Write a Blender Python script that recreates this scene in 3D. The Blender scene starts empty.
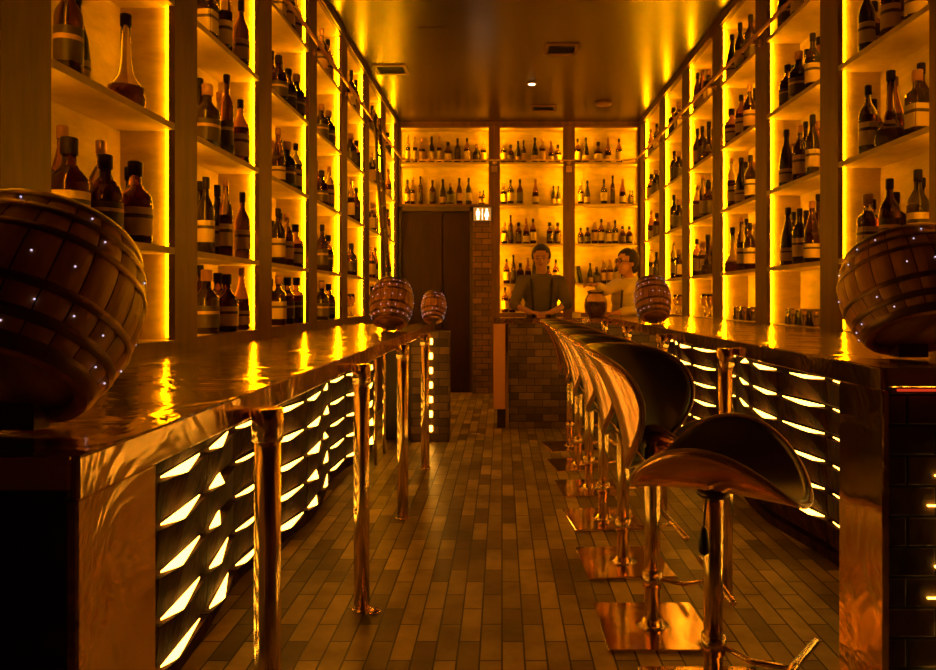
import bpy, math, random
from mathutils import Vector, Matrix
random.seed(7)
R = math.radians
C = bpy.context.scene.collection
scene = bpy.context.scene
scene.unit_settings.system = 'METRIC'

# ---------------------------------------------------------------- materials
def mat(name, col, metal=0.0, rough=0.5, col2=None, nscale=6, stretch=(1, 1, 1), bump=None, trans=0.0, ior=1.45,
        emit=None, estr=0.0, brick=None, spec=0.5, detail=4, coat=0.0):
    m = bpy.data.materials.new(name); m.use_nodes = True
    nt = m.node_tree; b = nt.nodes['Principled BSDF']; L = nt.links
    b.inputs['Base Color'].default_value = (*col, 1); b.inputs['Metallic'].default_value = metal
    b.inputs['Roughness'].default_value = rough; b.inputs['IOR'].default_value = ior
    b.inputs['Transmission Weight'].default_value = trans
    b.inputs['Specular IOR Level'].default_value = spec
    b.inputs['Coat Weight'].default_value = coat
    if emit:
        b.inputs['Emission Color'].default_value = (*emit, 1); b.inputs['Emission Strength'].default_value = estr
    need = col2 or bump or brick
    if need:
        tc = nt.nodes.new('ShaderNodeTexCoord'); mp = nt.nodes.new('ShaderNodeMapping')
        L.new(tc.outputs['Object'], mp.inputs['Vector']); mp.inputs['Scale'].default_value = stretch
    colout = None
    if col2:
        n = nt.nodes.new('ShaderNodeTexNoise'); n.inputs['Scale'].default_value = nscale
        n.inputs['Detail'].default_value = detail; n.inputs['Roughness'].default_value = .65
        L.new(mp.outputs[0], n.inputs['Vector'])
        cr = nt.nodes.new('ShaderNodeValToRGB'); cr.color_ramp.elements[0].position = .35; cr.color_ramp.elements[1].position = .68
        cr.color_ramp.elements[0].color = (*col, 1); cr.color_ramp.elements[1].color = (*col2, 1)
        L.new(n.outputs['Fac'], cr.inputs['Fac']); colout = cr.outputs['Color']
    height = None
    if brick:
        bm = nt.nodes.new('ShaderNodeMapping'); L.new(tc.outputs['Object'], bm.inputs['Vector'])
        bm.inputs['Rotation'].default_value = brick['rot']
        bt = nt.nodes.new('ShaderNodeTexBrick'); L.new(bm.outputs[0], bt.inputs['Vector'])
        bt.inputs['Scale'].default_value = 1; bt.inputs['Brick Width'].default_value = brick['w']
        bt.inputs['Row Height'].default_value = brick['h']; bt.inputs['Mortar Size'].default_value = brick.get('m', .003)
        bt.inputs['Mortar Smooth'].default_value = .3; bt.offset = brick.get('off', .5)
        bt.inputs['Color1'].default_value = (*brick['c1'], 1); bt.inputs['Color2'].default_value = (*brick['c2'], 1)
        bt.inputs['Mortar'].default_value = (*brick['cm'], 1); bt.inputs['Bias'].default_value = 0
        if colout:
            mx = nt.nodes.new('ShaderNodeMix'); mx.data_type = 'RGBA'; mx.blend_type = 'MULTIPLY'; mx.inputs[0].default_value = brick.get('mul', .8)
            L.new(bt.outputs['Color'], mx.inputs[6]); L.new(colout, mx.inputs[7]); colout = mx.outputs[2]
        else:
            colout = bt.outputs['Color']
        height = bt.outputs['Fac']
    if colout: L.new(colout, b.inputs['Base Color'])
    nrm = None
    if bump:
        n2 = nt.nodes.new('ShaderNodeTexNoise'); n2.inputs['Scale'].default_value = bump[0]; n2.inputs['Detail'].default_value = bump[3] if len(bump) > 3 else 3
        n2.inputs['Distortion'].default_value = bump[4] if len(bump) > 4 else 0
        L.new(mp.outputs[0], n2.inputs['Vector'])
        bp = nt.nodes.new('ShaderNodeBump'); bp.inputs['Strength'].default_value = bump[1]; bp.inputs['Distance'].default_value = bump[2]
        L.new(n2.outputs['Fac'], bp.inputs['Height']); nrm = bp.outputs[0]
    if height is not None:
        b2 = nt.nodes.new('ShaderNodeBump'); b2.invert = True; b2.inputs['Strength'].default_value = .6; b2.inputs['Distance'].default_value = .006
        L.new(height, b2.inputs['Height'])
        if nrm: L.new(nrm, b2.inputs['Normal'])
        nrm = b2.outputs[0]
    if nrm: L.new(nrm, b.inputs['Normal'])
    return m

M = {}
M['shelf_wood'] = mat('shelf_wood', (.64, .50, .12), rough=.55, col2=(.44, .33, .07), nscale=5, stretch=(1, 1, 3), bump=(18, .15, .004))
M['face_wood'] = mat('face_wood', (.155, .065, .013), rough=.42, col2=(.085, .034, .007), nscale=4, stretch=(4, 4, .6), bump=(14, .12, .004))
M['dark_wood'] = mat('dark_wood', (.06, .03, .018), rough=.5, col2=(.035, .018, .01), nscale=6, stretch=(3, 3, .6))
M['door_wood'] = mat('door_wood', (.028, .008, .003), rough=.55, spec=.2, col2=(.016, .005, .002), nscale=4, stretch=(5, 5, .5))
M['copper_sheet'] = mat('copper_sheet', (.97, .70, .28), 1, .15, col2=(.78, .50, .18), nscale=3, bump=(3.6, .45, .03, 3, 1.0))
M['copper_flat'] = mat('copper_flat', (.98, .72, .28), 1, .10, bump=(3, .25, .012, 2, .6))
M['copper_pole'] = mat('copper_pole', (.98, .72, .28), 1, .20, col2=(.88, .60, .22), nscale=5)
M['rail_metal'] = mat('rail_metal', (.55, .34, .18), 1, .3)
M['dark_metal'] = mat('dark_metal', (.10, .07, .05), .9, .35)
M['ceiling'] = mat('ceiling', (.045, .020, .008), rough=.27, spec=.8, col2=(.035, .015, .006), nscale=1.5, bump=(3, .05, .01))
M['wall'] = mat('wall', (.16, .08, .035), rough=.7)
M['floor'] = mat('floor', (1, 1, 1), rough=.38, col2=(.30, .27, .22), nscale=3.2, bump=(16, .4, .008, 5),
                 brick=dict(rot=(0, 0, R(90)), w=.30, h=.085, m=.0045, c1=(.74, .58, .17), c2=(.17, .125, .03), cm=(.04, .025, .009), off=.5, mul=.8))
M['brick'] = mat('brick', (1, 1, 1), rough=.7, col2=(.5, .45, .4), nscale=4, bump=(20, .3, .01),
                 brick=dict(rot=(R(90), 0, 0), w=.19, h=.085, m=.008, c1=(.24, .12, .045), c2=(.11, .055, .02), cm=(.05, .03, .015)))
M['block'] = mat('block', (.060, .020, .004), rough=.85, spec=.15, col2=(.008, .003, .001), nscale=7, stretch=(1, 2.6, 1.0), bump=(20, .9, .015, 5), detail=6)
M['board'] = mat('board', (1, 1, 1), rough=.55, col2=(.45, .4, .35), nscale=5, bump=(18, .3, .01),
                 brick=dict(rot=(R(90), 0, 0), w=.17, h=.075, m=.004, c1=(.26, .15, .055), c2=(.07, .04, .015), cm=(.02, .012, .006)))
M['end_block'] = mat('end_block', (1, 1, 1), rough=.6, col2=(.45, .4, .35), nscale=5, bump=(18, .3, .01),
                 brick=dict(rot=(R(90), 0, 0), w=.16, h=.084, m=.005, c1=(.16, .08, .045), c2=(.05, .028, .018), cm=(.01, .006, .004)))
M['panel_rose'] = mat('panel_rose', (.85, .42, .28), rough=.45)
LED = (1, .355, .0005)
M['led'] = mat('led', (1, .6, .2), emit=LED, estr=132)
M['led_soft'] = mat('led_soft', (1, .6, .2), emit=LED, estr=72)
M['led_dim'] = mat('led_dim', (1, .6, .2), emit=LED, estr=34)  # both weaker strips are dimmed toward the camera to imitate vignetting
M['wedge'] = mat('wedge', (1, .8, .5), emit=(1, .45, .04), estr=17)
M['red'] = mat('red', (.6, .05, .02), emit=(1, .06, .015), estr=.6)
M['lamp'] = mat('lamp', (1, .8, .5), emit=(1, .7, .35), estr=14)
M['sign_face'] = mat('sign_face', (.3, .16, .05), emit=(1, .45, .08), estr=.35)
M['sign_glyph'] = mat('sign_glyph', (1, .9, .7), emit=(1, .75, .38), estr=5)
M['dot'] = mat('dot', (.8, .8, 1), emit=(.72, .60, .9), estr=1.2)
M['leather'] = mat('leather', (.022, .013, .009), rough=.30, bump=(60, .08, .002), spec=.5)
M['shell'] = mat('shell', (.85, .45, .17), .9, .17, bump=(7, .12, .02, 2))
M['piping'] = mat('piping', (.30, .15, .07), .3, .35)
M['rubber'] = mat('rubber', (.012, .008, .006), rough=.4)
M['staves'] = mat('staves', (.58, .26, .07), rough=.42, col2=(.30, .125, .035), nscale=5, stretch=(5, 5, .8), bump=(12, .3, .006, 5), detail=6)
M['barrel_head'] = mat('barrel_head', (.36, .19, .07), rough=.5, col2=(.24, .12, .045), nscale=5, stretch=(6, 1, 1))
M['hoop'] = mat('hoop', (.22, .12, .06), .8, .35, col2=(.12, .06, .03), nscale=8)
M['groove'] = mat('groove', (.06, .028, .01), rough=.8)
M['liquor'] = mat('liquor', (.16, .05, .008), rough=.03, trans=.75)
M['g_amber'] = mat('g_amber', (.66, .33, .06), rough=.02, trans=1, ior=1.42)
M['g_dark'] = mat('g_dark', (.10, .035, .012), rough=.04, trans=.85, ior=1.45)
M['g_clear'] = mat('g_clear', (.95, .85, .62), rough=.01, trans=1, ior=1.42)
M['g_black'] = mat('g_black', (.015, .008, .005), rough=.1)
M['g_green'] = mat('g_green', (.35, .33, .06), rough=.03, trans=.95, ior=1.42)
M['jar_fill'] = mat('jar_fill', (.30, .17, .05), rough=.3, col2=(.05, .03, .01), nscale=22, trans=.3)
M['l_cream'] = mat('l_cream', (.50, .38, .20), rough=.6)
M['l_dark'] = mat('l_dark', (.04, .025, .02), rough=.5)
M['l_tan'] = mat('l_tan', (.42, .27, .13), rough=.6)
M['c_black'] = mat('c_black', (.012, .006, .004), rough=.5, spec=.25)
M['c_gold'] = mat('c_gold', (.75, .45, .15), .9, .3)
M['c_cork'] = mat('c_cork', (.28, .14, .07), rough=.6)
M['skin'] = mat('skin', (.55, .28, .17), rough=.5)
M['hair'] = mat('hair', (.02, .011, .008), rough=.5)
M['shirt_dark'] = mat('shirt_dark', (.11, .085, .055), rough=.75, bump=(9, .5, .02, 3))
M['shirt_pale'] = mat('shirt_pale', (.70, .58, .42), rough=.75, bump=(9, .5, .02, 3))
M['cloth_black'] = mat('cloth_black', (.015, .012, .01), rough=.8)
M['eye'] = mat('eye', (.03, .02, .015), rough=.2)
M['lip'] = mat('lip', (.32, .11, .07), rough=.5)
M['paper'] = mat('paper', (.8, .7, .5), rough=.7)
M['vent_frame'] = mat('vent_frame', (.20, .10, .045), rough=.4)

# ---------------------------------------------------------------- mesh helpers
class MB:
    def __init__(s): s.v = []; s.f = []; s.mi = []; s.mats = []; s.sm = []
    def slot(s, m):
        if m not in s.mats: s.mats.append(m)
        return s.mats.index(m)
    def add(s, vs, fs, m, smooth=False, mtx=None):
        o = len(s.v); s.v += [(mtx @ Vector(p)) if mtx else Vector(p) for p in vs]
        k = s.slot(m)
        for f in fs: s.f.append(tuple(i + o for i in f)); s.mi.append(k); s.sm.append(smooth)
        return s
    def box(s, x0, x1, y0, y1, z0, z1, m, mtx=None):
        return s.add([(x0,y0,z0),(x1,y0,z0),(x1,y1,z0),(x0,y1,z0),(x0,y0,z1),(x1,y0,z1),(x1,y1,z1),(x0,y1,z1)],
              [(0,3,2,1),(4,5,6,7),(0,1,5,4),(1,2,6,5),(2,3,7,6),(3,0,4,7)], m, False, mtx)
    def bbox(s, x0, x1, y0, y1, z0, z1, m, b=.004, mtx=None):     # chamfered box
        P = []
        for z, i in ((z0, b), (z0 + b, 0), (z1 - b, 0), (z1, b)):
            a0, a1, c0, c1 = x0 + i, x1 - i, y0 + i, y1 - i
            P += [(a0+b,c0,z),(a1-b,c0,z),(a1,c0+b,z),(a1,c1-b,z),(a1-b,c1,z),(a0+b,c1,z),(a0,c1-b,z),(a0,c0+b,z)]
        F = [tuple(range(7, -1, -1)), tuple(range(24, 32))]
        for r in range(3):
            for k in range(8):
                F.append((r*8+k, r*8+(k+1) % 8, (r+1)*8+(k+1) % 8, (r+1)*8+k))
        return s.add(P, F, m, False, mtx)
    def lathe(s, prof, m, n=20, mtx=None, sq=0.0, cap=True):
        P = []; F = []
        for r, z in prof:
            for k in range(n):
                a = 2*math.pi*(k+.5)/n; c, q = math.cos(a), math.sin(a)
                if sq:
                    e = 1/max(abs(c), abs(q)); e = 1 + (e-1)*sq*.82
                    P.append((r*c*e*.88, r*q*e*.88, z))
                else: P.append((r*c, r*q, z))
        for i in range(len(prof)-1):
            for k in range(n):
                F.append((i*n+k, i*n+(k+1) % n, (i+1)*n+(k+1) % n, (i+1)*n+k))
        if cap:
            F.append(tuple(range(n-1, -1, -1))); F.append(tuple((len(prof)-1)*n+k for k in range(n)))
        return s.add(P, F, m, True, mtx)
    def tube(s, pts, r, m, n=12, closed=False):
        pts = [Vector(p) for p in pts]; K = len(pts); P = []; F = []
        rs = r if isinstance(r, (list, tuple)) else [r]*K
        up = None
        for i, p in enumerate(pts):
            a = pts[i-1] if (i > 0 or closed) else p; b = pts[(i+1) % K] if (i < K-1 or closed) else p
            t = (b-a).normalized()
            if up is None: up = t.orthogonal().normalized()
            up = (up - t*up.dot(t)).normalized(); w = t.cross(up)
            for k in range(n):
                an = 2*math.pi*k/n; P.append(p + (up*math.cos(an)+w*math.sin(an))*rs[i])
        for i in range(K if closed else K-1):
            j = (i+1) % K
            for k in range(n): F.append((i*n+k, i*n+(k+1) % n, j*n+(k+1) % n, j*n+k))
        if not closed:
            F.append(tuple(range(n-1, -1, -1))); F.append(tuple((K-1)*n+k for k in range(n)))
        return s.add(P, F, m, True)
    def ball(s, c, rx, ry, rz, m, n=12, mtx=None):
        P = []; F = []; h = n//2
        for i in range(1, h):
            a = math.pi*i/h
            for k in range(n):
                b = 2*math.pi*k/n; P.append((c[0]+rx*math.sin(a)*math.cos(b), c[1]+ry*math.sin(a)*math.sin(b), c[2]-rz*math.cos(a)))
        P.append((c[0], c[1], c[2]-rz)); P.append((c[0], c[1], c[2]+rz)); lo = len(P)-2
        for i in range(h-2):
            for k in range(n): F.append((i*n+k, i*n+(k+1) % n, (i+1)*n+(k+1) % n, (i+1)*n+k))
        for k in range(n): F.append((lo, (k+1) % n, k)); F.append((lo+1, (h-2)*n+k, (h-2)*n+(k+1) % n))
        return s.add(P, F, m, True, mtx)
    def mesh(s, name):
        me = bpy.data.meshes.new(name); me.from_pydata(s.v, [], s.f)
        for m in s.mats: me.materials.append(m if not isinstance(m, str) else M[m])
        me.polygons.foreach_set('material_index', s.mi); me.polygons.foreach_set('use_smooth', s.sm); me.update(); return me
    def build(s, name, parent=None, loc=None, autos=False):
        me = s.mesh(name)

        o = bpy.data.objects.new(name, me); C.objects.link(o)
        if parent: o.parent = parent
        if loc: o.location = loc
        return o

def tag(o, label, cat, group=None):
    o['label'] = label; o['category'] = cat
    if group: o['group'] = group
    return o
def empty(name, loc, label, cat, group=None, rot=(0, 0, 0)):
    o = bpy.data.objects.new(name, None); C.objects.link(o); o.location = loc; o.rotation_euler = rot
    o.empty_display_size = .1
    return tag(o, label, cat, group)
def struct(o, **k): o['kind'] = 'structure'; return o
def copy_tree(o, parent=None):
    c = o.copy(); C.objects.link(c)
    if parent: c.parent = parent
    for ch in list(o.children): copy_tree(ch, c)
    return c
def world(px, py, d):      # only a measuring aid: photo pixel at distance d
    return Vector(((px-502)*d/720, d, 1.36-(py-298)*d/720))

# ---------------------------------------------------------------- room
XL, XR, YB, H = -1.49, 1.97, 10.3, 3.88      # faces of the shelving and the ceiling
struct(MB().box(-1.80, 2.30, -2.0, 10.62, -.05, 0, 'floor').build('floor'))
struct(MB().box(-1.80, 2.30, -2.0, 10.62, H, H+.05, 'ceiling').build('ceiling'))
struct(MB().box(-1.80, -1.775, -2.0, 10.62, 0, H, 'wall').build('wall_left'))
struct(MB().box(2.255, 2.30, -2.0, 10.62, 0, H, 'wall').build('wall_right'))
struct(MB().box(-1.775, 2.255, 10.585, 10.62, 0, H, 'wall').build('wall_back'))
struct(MB().box(-1.775, 2.255, -2.0, -1.96, 0, H, 'dark_wood').build('wall_front'))

SH = [1.17, 1.59, 2.155, 2.72, 3.29]; TOP = 3.80
def shelf_unit(loc, rot, a, x0, x1, b, label, shelves=SH, zmin=0, led='led'):
    """one bay: face frame from a to b with an opening x0..x1; local -Y is the front"""
    root = empty('shelf_unit', loc, label, 'shelf unit', 'lit bottle shelving bays', (0, 0, rot))
    f = MB()
    z0 = shelves[0]
    f.box(a, x0, 0, .03, zmin, H, 'face_wood').box(x1, b, 0, .03, zmin, H, 'face_wood')
    f.box(x0, x1, .001, .03, zmin, z0-.001, 'face_wood').box(x0, x1, .001, .03, TOP, H, 'face_wood')
    f.box(a-.0, b+.0, -.018, .0, H-.07, H-.001, 'face_wood')
    f.build('face_frame', root)
    q = .02
    for (u0, u1) in ((a, x0-q), (x1+q, b)):
        MB().box(u0, u1, .03, .26, z0-.12 if zmin < 1 else zmin, H-.001, 'shelf_wood').build('side_panel', root)
    MB().box(a, b, .26, .272, z0-.12 if zmin < 1 else zmin, H-.001, 'shelf_wood').build('back_panel', root)
    for i, z in enumerate(shelves):
        s = MB().box(x0+.0005, x1-.0005, .001 if i else .03, .045, z-.03, z, 'shelf_wood')
        s.box(x0-q, x1+q, .045, .26, z-.03, z, 'shelf_wood'); s.build('shelf', root)
    MB().box(x0-q, x1+q, .03, .26, TOP, TOP+.02, 'shelf_wood').build('top_panel', root)
    for u in (x0-.014, x1+.004):
        MB().box(u, u+.010, .033, .043, z0+.01, TOP-.01, led).build('light_strip', root)
    return root
ORD = ['nearest', 'second', 'third', 'fourth', 'fifth', 'sixth', 'seventh', 'eighth']
# left wall: local +x = world +Y
LY = [2.14+1.14*k for k in range(7)]       # stile starts
left_open = []
for k in range(-1, 7):
    y0 = 2.14+1.14*k
    a, x0, x1, b = y0+.12, y0+.24, y0+1.14, y0+1.26
    if k == -1: a = y0
    if k == 6: b = YB-.02; x1 = y0+1.10
    lab = 'lit wooden bottle bay cut off at the left edge of the photo' if k < 0 else \
        f'{["nearest","second","third","fourth","fifth","sixth","last"][k]} lit wooden bottle bay on the left wall counting away from camera'
    shelf_unit((XL, 0, 0), R(90), a, x0, x1, b, lab, led='led_dim' if k < 1 else 'led_soft' if k < 3 else 'led')
    if k >= 0: left_open.append((x0, x1))
# right wall: local +x = world -Y
right_open = []
for k in range(-1, 6):
    y0 = 3.08+1.14*k
    n0, n1 = y0+.24, y0+1.14
    a, b = y0+.12, y0+1.26
    if k == 5: b = YB-.02; n1 = 9.99
    if k == -1: a = y0
    lab = 'lit wooden bottle bay cut off at the right edge of the photo' if k < 0 else \
        f'{["nearest","second","third","fourth","fifth","last"][k]} lit wooden bottle bay on the right wall counting away from camera'
    shelf_unit((XR, 0, 0), R(-90), -b, -n1, -n0, -a, lab, led='led_dim' if k < 1 else 'led_soft' if k < 2 else 'led')
    if k >= 0: right_open.append((n0, n1))
# back wall
shelf_unit((0, YB, 0), 0, XL+.001, -1.445, -.193, -.111, 'two-shelf lit bottle bay above the dark doorway on the back wall', [2.705, 3.305], 2.675)
shelf_unit((0, YB, 0), 0, -.110, -.029, .873, .958, 'tall lit bottle bay in the middle of the back wall', [1.15, 1.565, 2.14, 2.71, 3.305])
shelf_unit((0, YB, 0), 0, .959, 1.044, 1.94, XR-.001, 'tall lit bottle bay at the right end of the back wall', [1.15, 1.565, 2.14, 2.71, 3.305])
# door and brick pier below the left back bay
d = struct(MB().box(XL+.001, -1.44, YB+.0, YB+.10, 0, 2.66, 'dark_wood').box(-.46, -.42, YB, YB+.10, 0, 2.66, 'dark_wood')
           .box(XL+.001, -.42, YB, YB+.10, 2.60, 2.67, 'dark_wood').build('door_1'))
MB().bbox(-1.438, -.86, YB+.05, YB+.09, .01, 2.595, 'door_wood').build('door_leaf', d)
MB().bbox(-.852, -.462, YB+.07, YB+.11, .01, 2.595, 'door_wood').build('door_leaf', d)
MB().tube([(-.90, YB+.02, 1.05), (-.90, YB+.02, 1.35)], .011, 'dark_metal').box(-.905, -.895, YB+.02, YB+.055, 1.08, 1.10, 'dark_metal').box(-.905, -.895, YB+.02, YB+.055, 1.30, 1.32, 'dark_metal').build('door_handle', d)
struct(MB().box(XL+.03, -.42, YB-.03, YB+.2, .0005, .012, 'copper_flat').build('trim_1'))
struct(MB().box(-.417, -.150, YB-.02, YB+.20, 0, 2.44, 'brick').box(-.150, -.111, YB-.005, YB+.2, 0, 2.67, 'face_wood').build('wall_pier'))
# restroom sign: two figures and a bar
z = 2.555
s = empty('restroom_sign', (-.28, YB-.05, z), 'small lit sign with two white figures above the brick pier', 'sign')
MB().bbox(-.125, .125, 0, .03, -.095, .095, 'sign_face').build('sign_box', s)
MB().box(-.03, .03, .03, .05, -.03, .03, 'dark_metal').build('bracket', s)
for sx in (-1, 1):
    g = MB(); x = sx*.062
    g.lathe([(.015, 0), (.015, .006)], 'sign_glyph', 14, Matrix.Translation((x, .001, .062)) @ Matrix.Rotation(R(90), 4, 'X'))
    if sx < 0: pts = [(-.026, .04), (.026, .04), (.026, -.015), (.016, -.015), (.016, -.08), (-.016, -.08), (-.016, -.015), (-.026, -.015)]
    else: pts = [(-.016, .04), (.016, .04), (.034, -.03), (.016, -.03), (.016, -.08), (-.016, -.08), (-.016, -.03), (-.034, -.03)]
    n = len(pts)
    g.add([(x+p, -.005, q) for p, q in pts]+[(x+p, .001, q) for p, q in pts], [tuple(range(n))]+[(i, (i+1) % n, n+(i+1) % n, n+i) for i in range(n)], 'sign_glyph')
    g.build('figure', s)
MB().box(-.004, .004, -.005, .001, -.08, .075, 'sign_glyph').build('divider_bar', s)

# ---------------------------------------------------------------- ceiling fittings
def vent(x, y, w, l, label):
    r = empty('ceiling_vent', (x, y, H), label, 'vent', 'dark ceiling vents')
    f = MB(); t = .035
    for (a, b, c, e) in ((-w/2, w/2, -l/2, -l/2+t), (-w/2, w/2, l/2-t, l/2), (-w/2, -w/2+t, -l/2+t, l/2-t), (w/2-t, w/2, -l/2+t, l/2-t)):
        f.box(a, b, c, e, -.014, -.0005, 'vent_frame')
    f.build('frame', r)
    MB().box(-w/2+t, w/2-t, -l/2+t, l/2-t, -.004, -.0006, 'rubber').build('backing', r)
    g = MB(); n = 6
    for i in range(n):
        y0 = -l/2+t+(i+.5)*(l-2*t)/n
        g.add([(-w/2+t, y0-.008, -.012), (w/2-t, y0-.008, -.012), (w/2-t, y0+.008, -.005), (-w/2+t, y0+.008, -.005)], [(0, 1, 2, 3), (3, 2, 1, 0)], 'dark_metal')
    g.build('grille', r)
vent(-1.22, 7.93, .36, .32, 'dark ceiling vent with pale frame near the left shelving')
vent(.60, 7.28, .34, .32, 'largest dark ceiling vent, right of the small lit lamp')
vent(.55, 9.55, .34, .26, 'dark ceiling vent nearest the back shelves')
tag(MB().bbox(-.80, -.52, 6.70, 6.95, H-.006, H-.0005, 'ceiling').build('access_hatch'), 'faint square access hatch flush in the ceiling, left of centre', 'hatch')
tag(MB().lathe([(.10, -.03), (.11, -.02), (.11, -.001)], 'vent_frame', 24).build('smoke_detector', loc=(1.31, 9.30, H)), 'low round disc on the ceiling near the right shelving', 'smoke detector')
l = empty('ceiling_spotlight', (.35, 8.45, H), 'tiny round lit ceiling spotlight in front of the back shelves', 'lamp')
MB().lathe([(.055, -.012), (.06, -.006), (.06, -.0005)], 'vent_frame', 20).build('trim_ring', l)
MB().lathe([(.035, -.016), (.038, -.012)], 'lamp', 16).build('lens', l)

# ---------------------------------------------------------------- ladder rails and ladder
def rail(X, sgn, label, y0):
    r = empty('ladder_rail', (X, y0, 3.30), label, 'rail', 'ladder rails')
    pts = [(0, 0, 0), (0, 9.95-y0, 0)]
    for i in range(1, 7):
        a = R(15*i); pts.append((sgn*-.18*(1-math.cos(a)), 9.95-y0+.18*math.sin(a), 0))
    MB().tube(pts, .016, 'rail_metal', 12).build('pipe', r)
    y = math.ceil((y0-2.26)/1.14)*1.14+2.26 if X < 0 else math.ceil((y0-3.20)/1.14)*1.14+3.20
    face = XL if X < 0 else XR
    while y < 9.9:
        MB().tube([(0, y-y0, 0), (face-X-.0, y-y0, 0)], .010, 'rail_metal', 8).lathe([(.03, 0), (.03, .012)], 'rail_metal', 14,
             Matrix.Translation((face-X-(.0 if X > 0 else -.0), y-y0, 0)) @ Matrix.Rotation(R(-90 if X > 0 else 90), 4, 'Y')).build('bracket', r)
        y += 1.14
    return r
rail(-1.40, -1, 'thin metal ladder rail running along the left shelving', 1.2)
rail(1.88, 1, 'thin metal ladder rail running along the right shelving', 1.2)
br = empty('ladder_rail', (-1.2, YB-.17, 3.30), 'thin metal ladder rail crossing the back shelving', 'rail', 'ladder rails')
MB().tube([(0, 0, 0), (2.87, 0, 0)], .013, 'rail_metal', 10).build('pipe', br)
for x in (-.111, .958):
    MB().tube([(x+1.2, 0, 0), (x+1.2, .17, 0)], .010, 'rail_metal', 8).lathe([(.035, 0), (.035, .012)], 'rail_metal', 14, Matrix.Translation((x+1.2, .158, 0)) @ Matrix.Rotation(R(-90), 4, 'X')).build('bracket', br)
    MB().bbox(x+1.2-.04, x+1.2+.04, .15, .169, -.14, -.05, 'rail_metal').build('hook_plate', br)
ld = empty('rolling_ladder', (-1.25, 7.95, 1.115), 'dark rolling ladder leaning on the left shelving rail', 'ladder')
for dy in (-.16, .16):
    MB().tube([(0, dy, 0), (-.13, dy, 2.25)], .018, 'dark_metal', 10).build('side_rail', ld)
    MB().tube([(-.13, dy, 2.20), (-.15, dy, 2.22), (-.15, dy, 2.20)], .02, 'dark_metal', 8).lathe([(.045, -.012), (.045, .012)], 'rail_metal', 16, Matrix.Translation((-.135, dy, 2.235)) @ Matrix.Rotation(R(90), 4, 'Y')).build('roller', ld)
for i in range(8):
    z = .2+i*.27; MB().tube([(-.13*z/2.25, -.16, z), (-.13*z/2.25, .16, z)], .012, 'dark_metal', 8).build('rung', ld)

# ---------------------------------------------------------------- bars
def wavy(y, X, s): return X + s*.05*math.sin(2*math.pi*(y-.2)/1.9)
def block_wall(root, X, s, y0, y1, ys, pitch, z0, dz, nrow, ztop, seed):
    """stacked blocks whose top edge kicks out to a point; glowing tiles added on the triangular ledges stand in for light from inside"""
    rnd = random.Random(seed)
    b = MB(); w = MB(); g = .004
    n = int((y1-ys)/pitch)+2
    for j in range(-2, n):
        ya, yb = ys+j*pitch, ys+(j+1)*pitch
        if yb < y0 or ya > y1: continue
        ya2, yb2 = max(ya, y0), min(yb, y1)
        if yb2-ya2 < .12: continue
        for i in range(-1, nrow+1):
            za = z0+(i)*dz-dz+.028; zb = z0+i*dz
            za = max(za, 0); zb = min(zb, ztop)
            if zb-za < .03: continue
            lit = 0 <= i < nrow
            ap = .034+rnd.uniform(-.014, .014) if lit else 0
            t = .30+rnd.uniform(-.06, .06)
            A, B = ya2+g, yb2-g
            ym = A+(B-A)*t
            xa, xb, xm = wavy(A, X, s), wavy(B, X, s), wavy(ym, X, s)
            back = X-s*.16
            # block: bottom edge straight, top edge with apex
            P = [(back, A, za), (xa, A, za), (xm, ym, za), (xb, B, za), (back, B, za),
                 (back, A, zb), (xa+s*.012, A, zb), (xm+s*ap, ym, zb), (xb+s*.012, B, zb), (back, B, zb)]
            F = [(0, 1, 2, 3, 4), (9, 8, 7, 6, 5), (0, 5, 6, 1), (1, 6, 7, 2), (2, 7, 8, 3), (3, 8, 9, 4), (4, 9, 5, 0)]
            if s > 0: F = [tuple(reversed(f)) for f in F]
            b.add(P, F, 'block')
            if lit:
                e = .012
                q = [(xa+s*.002, A+.03), (xm+s*(ap-.006), ym), (xb+s*.002, B-.06)]
                if rnd.random() < .12: q[2] = (q[2][0], B-(B-A)*.35)
                zz_ = [zb+.014, zb+.001, zb+.014]
                P = [(x, y, h-.004) for (x, y), h in zip(q, zz_)]+[(x, y, h+.001) for (x, y), h in zip(q, zz_)]
                MB().add(P, [(2, 1, 0), (3, 4, 5), (0, 1, 4, 3), (1, 2, 5, 4), (2, 0, 3, 5)], 'wedge').build('lit_ledge', root)  # added glowing tile in place of light spilling out between the blocks
    # backing so the gaps stay dark
    b.box(X-s*.165 if s > 0 else X+.10, X-s*.10 if s > 0 else X+.165, y0, y1, 0, ztop, 'dark_wood')
    b.build('block_front', root)
def post(root, x, y, ztop, r=.034):
    p = MB().lathe([(r, .0005), (r, ztop-.06)], 'copper_pole', 24, Matrix.Translation((x, y, 0))).build('post', root)
    MB().lathe([(r+.004, ztop-.085), (r+.006, ztop-.08), (r+.006, ztop-.001), (r+.002, ztop)], 'copper_pole', 24, Matrix.Translation((x, y, 0))).build('collar', p)
    MB().lathe([(r+.008, .0006), (r+.008, .008), (r+.002, .012)], 'copper_pole', 24, Matrix.Translation((x, y, 0))).build('foot_ring', p)
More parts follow.
